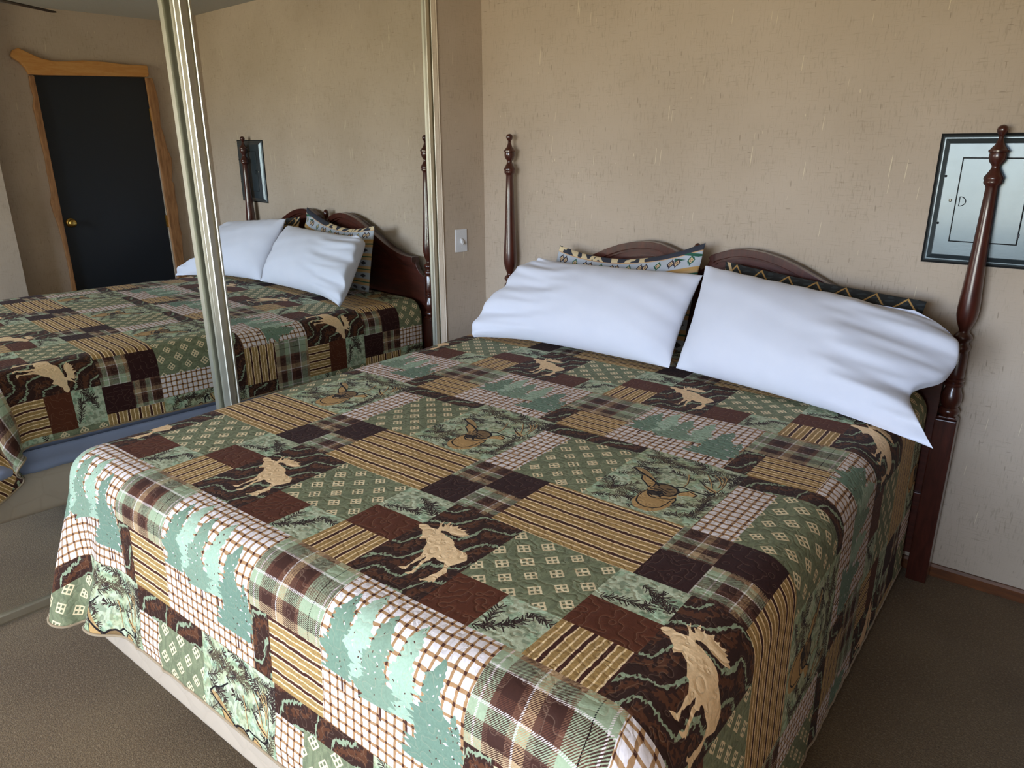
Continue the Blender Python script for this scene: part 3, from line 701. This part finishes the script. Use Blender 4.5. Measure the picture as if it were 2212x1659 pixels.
# ---------------------------------------------------------------- quilt: drape (small cloth solver)
XB, YB = 1.3773, -1.8021
def drape():
    R = .088; fx0, fx1, fy0 = .415, 2.185, -2.185
    uL, uR, vF, vH = .070, 2.900, -2.690, -.105
    h = .0215
    nu = int(round((uR-uL)/h))+1; nv = int(round((vH-vF)/h))+1
    u = np.linspace(uL, uR, nu); v = np.linspace(vF, vH, nv); Ug, Vg = np.meshgrid(u, v)
    # the quilt's corners are rounded
    al = np.clip((fx0-Ug)/(fx0-uL), 0, 1); ar = np.clip((Ug-fx1)/(uR-fx1), 0, 1); bf = np.clip((fy0-Vg)/(fy0-vF), 0, 1); kk = 1.1
    Un = np.where(al > 0, fx0-(fx0-uL)*al*np.sqrt(1-kk*bf**2/2), np.where(ar > 0, fx1+(uR-fx1)*ar*np.sqrt(1-kk*bf**2/2), Ug))
    am = np.maximum(al, ar); Vg = np.where(bf > 0, fy0-(fy0-vF)*bf*np.sqrt(1-kk*am**2/2), Vg); Ug = Un
    hu = u[1]-u[0]; hv = v[1]-v[0]
    cu = np.clip(Ug, fx0, fx1); cv = np.maximum(Vg, fy0)
    du = Ug-cu; dv = Vg-cv; r = np.hypot(du, dv)+1e-9; dx = du/r; dy = dv/r
    a = np.minimum(r/R, math.pi/2); hor = R*np.sin(a); drop = R*(1-np.cos(a))+np.maximum(r-R*math.pi/2, 0)*.985
    hor = hor+np.maximum(r-R*math.pi/2, 0)*.12
    P = np.stack([cu+dx*hor, cv+dy*hor, ZT-drop], -1)
    rng = np.random.RandomState(4)
    pin = (r < 1e-6)
    P[~pin] += rng.uniform(-.004, .004, (int((~pin).sum()), 3))
    w = np.where(pin, 0., 1.)
    Vel = np.zeros_like(P)
    boxes = [(np.array([(MX0+MX1)/2, (MY0+MY1)/2+.3, .572]), np.array([(MX1-MX0)/2, (MY1-MY0)/2+.3, .194]), .08),
             (np.array([(.290+2.268)/2, (-2.292+MY1)/2+.3, .277]), np.array([(2.268-.290)/2, (MY1+2.292)/2+.3, .107]), .03)]
    def col(X):
        for c, hh, rr in boxes:
            q = X-c; s = np.sign(q); aq = np.abs(q)-(hh-rr); m = np.maximum(aq, 0); L = np.linalg.norm(m, axis=-1)
            ins = aq.max(-1); d = L+np.minimum(ins, 0)-rr-.006
            hit = (d < 0)&(w > 0)
            if not hit.any(): continue
            g = m[hit]/np.maximum(L[hit], 1e-9)[:, None]; deep = L[hit] < 1e-6
            if deep.any():
                k = aq[hit][deep].argmax(-1); g[deep] = np.eye(3)[k]
            X[hit] -= (d[hit][:, None])*g*s[hit]
        X[..., 2] = np.maximum(X[..., 2], .012)
    def con(A, B, wa, wb, L, k):
        d = B-A; l = np.linalg.norm(d, axis=-1); den = wa+wb
        f = k*(l-L)/np.maximum(l, 1e-9)/np.maximum(den, 1e-9); f = f[..., None]*d
        A += wa[..., None]*f; B -= wb[..., None]*f
    def pairs(k, ax):
        out_ = []
        n = P.shape[ax]
        for s0 in range(2*k):
            cnt = len(range(s0+k, n, 2*k))
            if cnt == 0: continue
            sa = slice(s0, s0+2*k*(cnt-1)+1, 2*k); sb = slice(s0+k, s0+k+2*k*(cnt-1)+1, 2*k)
            out_.append(((slice(None), sa), (slice(None), sb)) if ax == 1 else ((sa, slice(None)), (sb, slice(None))))
        return out_
    CON = []
    for (ax, hh) in ((1, hu), (0, hv)):
        for k, st in ((1, 1.0), (2, .22), (5, .10)):
            for A, B in pairs(k, ax): CON.append((A, B, hh*k, st))
    dg = math.hypot(hu, hv)
    for i in (0, 1):
        for j in (0, 1):
            ni = (nv-i)//2; nj = (nu-j)//2
            s1 = (slice(i, i+2*ni, 2), slice(j, j+2*nj, 2)); s2 = (slice(i+1, i+2*ni, 2), slice(j+1, j+2*nj, 2))
            s3 = (slice(i+1, i+2*ni, 2), slice(j, j+2*nj, 2)); s4 = (slice(i, i+2*ni, 2), slice(j+1, j+2*nj, 2))
            CON.append((s1, s2, dg, .35)); CON.append((s3, s4, dg, .35))
    CON = [(A, B, np.hypot(Ug[A]-Ug[B], Vg[A]-Vg[B]), k) for A, B, L, k in CON]
    dt = .014
    for step in range(70):
        Vel[..., 2] -= 9.8*dt*(w > 0); Vel *= .93
        Q = P+Vel*dt
        Q[pin] = P[pin]
        old = P; P = Q
        for it in range(7):
            for A, B, L, k in CON: con(P[A], P[B], w[A], w[B], L, k)
            col(P)
        Vel = (P-old)/dt; Vel[pin] = 0
        sp = np.linalg.norm(Vel, axis=-1, keepdims=True); Vel *= np.minimum(1, 1.5/np.maximum(sp, 1e-9))
    # soft undulation of the padded top
    n1 = np.sin(Ug*9.1+Vg*3.3)*np.sin(Vg*7.7-Ug*2.1)*.0022+np.sin(Ug*23+1)*np.sin(Vg*19)*.0008
    P[..., 2] += n1*np.clip(1-r/.2, 0, 1)
    return P, Ug, Vg
QP, QU, QV = drape()
def grid_mesh(name, P, uvu, uvv, m, parent=None):
    nv, nu = P.shape[:2]; idx = np.arange(nv*nu).reshape(nv, nu)
    f = np.stack([idx[:-1, :-1], idx[:-1, 1:], idx[1:, 1:], idx[1:, :-1]], -1).reshape(-1, 4)
    me = bpy.data.meshes.new(name); me.from_pydata(P.reshape(-1, 3).tolist(), [], f.tolist()); me.update()
    uvl = me.uv_layers.new(name='UVMap'); li = np.zeros(len(me.loops), np.int32); me.loops.foreach_get('vertex_index', li)
    uv = np.stack([uvu.ravel()[li], uvv.ravel()[li]], -1).astype(np.float32); uvl.data.foreach_set('uv', uv.ravel())
    return link(name, me, m, parent, True)
ql = thing('quilt', 'patchwork lodge quilt with moose, pine trees, plaid and stripes covering the bed', 'quilt', (1.3, -1.2, ZT))
qo = grid_mesh('patchwork_top', QP-np.array([1.3, -1.2, ZT]), (QU-XB)/S, (QV-YB)/T, M_QUILT, ql)
md = qo.modifiers.new('smooth', 'SUBSURF'); md.levels = 1; md.render_levels = 1
md = qo.modifiers.new('thick', 'SOLIDIFY'); md.thickness = .006; md.offset = -1
edge = [tuple(p) for p in QP[:, 0][::-1]]+[tuple(p) for p in QP[0, 1:]]+[tuple(p) for p in QP[1:, -1]]
M_BIND = cloth('tan_binding', 'a08a6e', '8d785f')
q = MB(); q.tube([Vector(p)-Vector((1.3, -1.2, ZT)) for p in edge], .0042, 6); q.build('binding', M_BIND, ql, smooth=True)['label'] = 'tan binding along the hem'

# blue sheet pulled out over the edge of the box spring (seen in the mirror)
n_ = 60; ys = np.linspace(-2.24, -.30, n_); pr = np.array([(.330, .440), (.327, .432), (.320, .418), (.300, .400), (.284, .388), (.281, .368), (.282, .350)])
G = np.zeros((len(pr), n_, 3))
for i, y in enumerate(ys):
    for j, (x, z) in enumerate(pr):
        f = j/(len(pr)-1); G[j, i] = (x+.006*math.sin(y*21+j*.6)*f, y, z+(.012*math.sin(y*3.1+1)+.006*math.sin(y*11))*f*f-.004*f*math.sin(y*29))
bsh = grid_mesh('sheet', G, G[..., 0]*0, G[..., 0]*0, M_BLUE); tag(bsh, 'rumpled blue sheet edge hanging between quilt hem and box spring, in the mirror', 'sheet')
md = bsh.modifiers.new('thick', 'SOLIDIFY'); md.thickness = .002

# ---------------------------------------------------------------- pillows
def smooth(a, b, x):
    t = np.clip((x-a)/(b-a), 0, 1); return t*t*(3-2*t)
def pillow(name, corners, th, m, lab, group, seed, open_end=0, sag=.0, facing=Vector((0, -1, .6)), n=60, k=48, bow=.035, ears=1., floor_z=.782, mouth=None):
    """corners: bottom-left, bottom-right, top-right, top-left of the seam line"""
    BL, BR, TR, TL = [np.array(c, float) for c in corners]
    rng = np.random.RandomState(seed)
    s = np.sin(np.linspace(-1, 1, n)*math.pi/2); t = np.sin(np.linspace(-1, 1, k)*math.pi/2)
    Sg, Tg = np.meshgrid(s, t)
    s2 = Sg*(1-bow*(1-Tg**2)); t2 = Tg*(1-bow*1.3*(1-Sg**2))
    a = (s2+1)/2; b = (t2+1)/2
    C = ((1-a)*(1-b))[..., None]*BL+(a*(1-b))[..., None]*BR+(a*b)[..., None]*TR+((1-a)*b)[..., None]*TL
    ax = (BR+TR-BL-TL); up = (TL+TR-BL-BR); nrm = np.cross(ax, up); nrm /= np.linalg.norm(nrm)   # towards the foot of the bed
    wdt = np.linalg.norm(ax)/2
    base = np.clip((1-np.abs(Sg)**3.2)*(1-np.abs(Tg)**2.6), 0, 1)**.58
    if open_end: base *= 1-(.55 if open_end > 0 else .30)*smooth(.45, 1., Sg*open_end)
    C = C+np.outer(-sag*(1-Sg.ravel()**2)*(1+Tg.ravel())/2, [0, 0, 1]).reshape(C.shape)
    if mouth:
        mt_ = np.array([q[0] for q in mouth]); mp_ = np.array([q[1] for q in mouth]); E = np.stack([np.interp(Tg, mt_, mp_[:, i]) for i in range(3)], -1)
        sm = E.copy()
        for _ in range(2): sm[1:-1] = (sm[:-2]+2*sm[1:-1]+sm[2:])/4
        wm = smooth(.52, 1., Sg*open_end)[..., None]; C = C*(1-wm)+sm*wm
    ph = rng.uniform(0, 6, 12)
    wr = (np.sin(Sg*5+Tg*9+ph[0])*.5+np.sin(Sg*13-Tg*6+ph[1])*.3+np.sin(Sg*8+Tg*17+ph[2])*.25)*.0022
    e = smooth(.35, 1., np.abs(Sg))
    wr += e*np.sin(Tg*15+Sg*7+ph[3])*.0045*(.4+.6*(Sg*(open_end or 1) > 0))
    e2 = smooth(.5, 1., np.abs(Tg)); wr += e2*np.sin(Sg*26+ph[4]+Tg*3)*.0028
    if open_end:
        q = smooth(.1, .9, Sg*open_end); wr += q*(np.sin(Tg*9.5+Sg*open_end*4+ph[5])*.011+np.sin(Tg*22+ph[6]-Sg*6)*.005+np.sin(Tg*37+Sg*9)*.0022)
    front = C+nrm*((base*th)+wr*(base > .02))[..., None]
    back = C-nrm*(base*th*.8)[..., None]
    org = (BL+BR)/2
    front[..., 2] = np.maximum(front[..., 2], floor_z*np.ones_like(front[..., 2])-.35*np.maximum(0, front[..., 0]-2.2))
    back[..., 2] = np.maximum(back[..., 2], floor_z-.35*np.maximum(0, back[..., 0]-2.2))
    r = thing(name, lab, 'pillow', tuple(org), group)
    nv, nu = Sg.shape; idx = np.arange(nv*nu).reshape(nv, nu); V = front.reshape(-1, 3).tolist(); bi = idx.copy(); cnt = len(V)
    for j in range(nv):
        for i in range(nu):
            if 0 < j < nv-1 and 0 < i < nu-1: V.append(tuple(back[j, i])); bi[j, i] = cnt; cnt += 1
    F = []
    for g, fl in ((idx, 0), (bi, 1)):
        for j in range(nv-1):
            for i in range(nu-1):
                f = (g[j, i], g[j, i+1], g[j+1, i+1], g[j+1, i]); F.append(f if not fl else f[::-1])
    me = bpy.data.meshes.new('cushion'); me.from_pydata([tuple(np.array(p)-org) for p in V], [], [tuple(int(x) for x in f) for f in F]); me.update()
    uvl = me.uv_layers.new(name='UVMap'); L = 0
    co = np.stack([(Sg+1)/2, (Tg+1)/2], -1).reshape(-1, 2); uvv = {}
    for j in range(nv):
        for i in range(nu): uvv[int(idx[j, i])] = co[idx[j, i]]; uvv[int(bi[j, i])] = co[idx[j, i]]
    for lp in me.loops: uvl.data[lp.index].uv = uvv[lp.vertex_index]
    body = link('cushion', me, m, r, True); sb = body.modifiers.new('smooth', 'SUBSURF'); sb.levels = 1; sb.render_levels = 1
    return r, nrm, org
# prints of the two patterned pillows at the back
def paint_aztec():
    h, w = 300, 640; a = np.zeros((h, w, 3)); y = (np.arange(h)+.5)/h; x = (np.arange(w)+.5)/w*.9
    X, Y = np.meshgrid(x, y); rng = np.random.RandomState(2)
    a[:] = hexc('b59468'); a[((Y*5.2) % 1) < .5] = hexc('9aa0a6'); a[np.abs(((Y*5.2) % 1)-.25)+np.abs(((X*11) % 1)-.5)*.6 < .16] = hexc('3c3a40'); a[np.abs(((Y*5.2) % 1)-.75) < .04] = hexc('2f5a48'); band = (Y > .79)&(Y < .93); a[band] = hexc('aeb2b8')
    a[(Y > .755)&(Y < .79)] = hexc('b08a55'); a[(Y > .925)&(Y < .938)] = hexc('c49a70')
    top = Y > .938; a[top] = hexc('3a3c45')
    for c in rng.uniform(0, .9, 13):
        ww = rng.uniform(.012, .034); sh = rng.uniform(-.8, .8); m = top&(np.abs(X-c-(Y-.97)*sh) < ww*(.75+.25*np.sin(X*140+Y*90))); a[m] = hexc('d9c49c')
    m = (Y > .88)&(Y < .94)&(X > .76); a[m&(np.sin(X*60+Y*90) > .3)] = hexc('2f5a48')
    def dia(cx, cy, rr, col):
        d = np.abs(X-cx)+np.abs(Y-cy)*.42
        saw = .0045*np.abs(((X-cx)/.006) % 2-1)
        a[d < rr+saw-.002] = hexc(col); a[d < rr*.62] = hexc('d2b68c'); a[d < rr*.34] = hexc('5a3f36'); a[d < rr*.2] = hexc('d2b68c')
    cx = .06; k = 0
    while cx < .9:
        if k % 2 == 0: dia(cx-.016, .862, .021, '3c343c'); dia(cx+.016, .862, .021, '3c343c')
        else: dia(cx, .862, .021, '2f5a48')
        cx += .088; k += 1
    return a
def paint_lodge():
    h, w = 300, 640; a = np.zeros((h, w, 3)); y = (np.arange(h)+.5)/h; x = (np.arange(w)+.5)/w*.95; X, Y = np.meshgrid(x, y)
    a[:] = hexc('2c2d2c'); a[(np.sin(X*90+np.sin(Y*50)*2)*np.sin(Y*70+X*11) > .35)] = hexc('3a3d3d')
    z = np.abs((X % .135)-.0675); d = np.abs((Y-.985)+z*2.6); a[(d < .013)&(Y > .87)] = hexc('b08850')
    tick = (Y > .80)&(Y < .85)&(((X/.0135) % 1) < .45); a[(Y > .79)&(Y < .86)] = hexc('2a2218'); a[tick] = hexc('d3b27c')
    a[Y < .78] = hexc('4d4432'); a[(X < .05)&(Y > .7)&(np.sin(X*150+Y*30) > .2)] = hexc('cdb084')
    return a
M_AZ = printed('aztec_print', np_image('aztec_print', paint_aztec())); M_LO = printed('lodge_print', np_image('lodge_print', paint_lodge()))

pillow('pillow', [(.63, -.25, .80), (1.37, -.25, .80), (1.390, -.150, 1.240), (.672, -.150, 1.176)], .055, M_AZ, 'patterned pillow with grey band of diamonds and camouflage edge behind the left white pillow', None, 21, sag=.060, bow=.02)
pillow('pillow', [(1.47, -.25, .80), (2.23, -.25, .80), (2.215, -.150, 1.098), (1.480, -.150, 1.172)], .055, M_LO, 'dark patterned pillow with tan zigzags behind the right white pillow', None, 22, sag=-.004, bow=.045)
EL = [(-1, (.480, -.555, .785)), (-.8, (.462, -.550, .825)), (-.55, (.480, -.50, .885)), (-.2, (.522, -.43, .960)), (.3, (.565, -.34, 1.055)), (.7, (.60, -.285, 1.105)), (1, (.655, -.265, 1.118))]
pillow('pillow', [(.56, -.505, .800), (1.435, -.505, .800), (1.440, -.270, 1.128), (.64, -.265, 1.118)], .115, M_WHITE, 'plain white king pillow on the left, nearer the mirror', 'plain white pillows', 31, open_end=-1, mouth=EL)
ER = [(-1, (2.372, -.668, .762)), (-.82, (2.325, -.645, .815)), (-.5, (2.262, -.535, .866)), (-.3, (2.272, -.49, .884)), (-.05, (2.338, -.42, .895)), (.35, (2.362, -.36, .955)), (.65, (2.352, -.31, 1.005)), (.85, (2.29, -.29, 1.052)), (1, (2.20, -.285, 1.090))]
pillow('pillow', [(1.455, -.49, .800), (2.255, -.645, .785), (2.225, -.285, 1.085), (1.45, -.275, 1.168)], .115, M_WHITE, 'plain white king pillow on the right, its loose open end over the bed edge', 'plain white pillows', 32, open_end=1, mouth=ER)
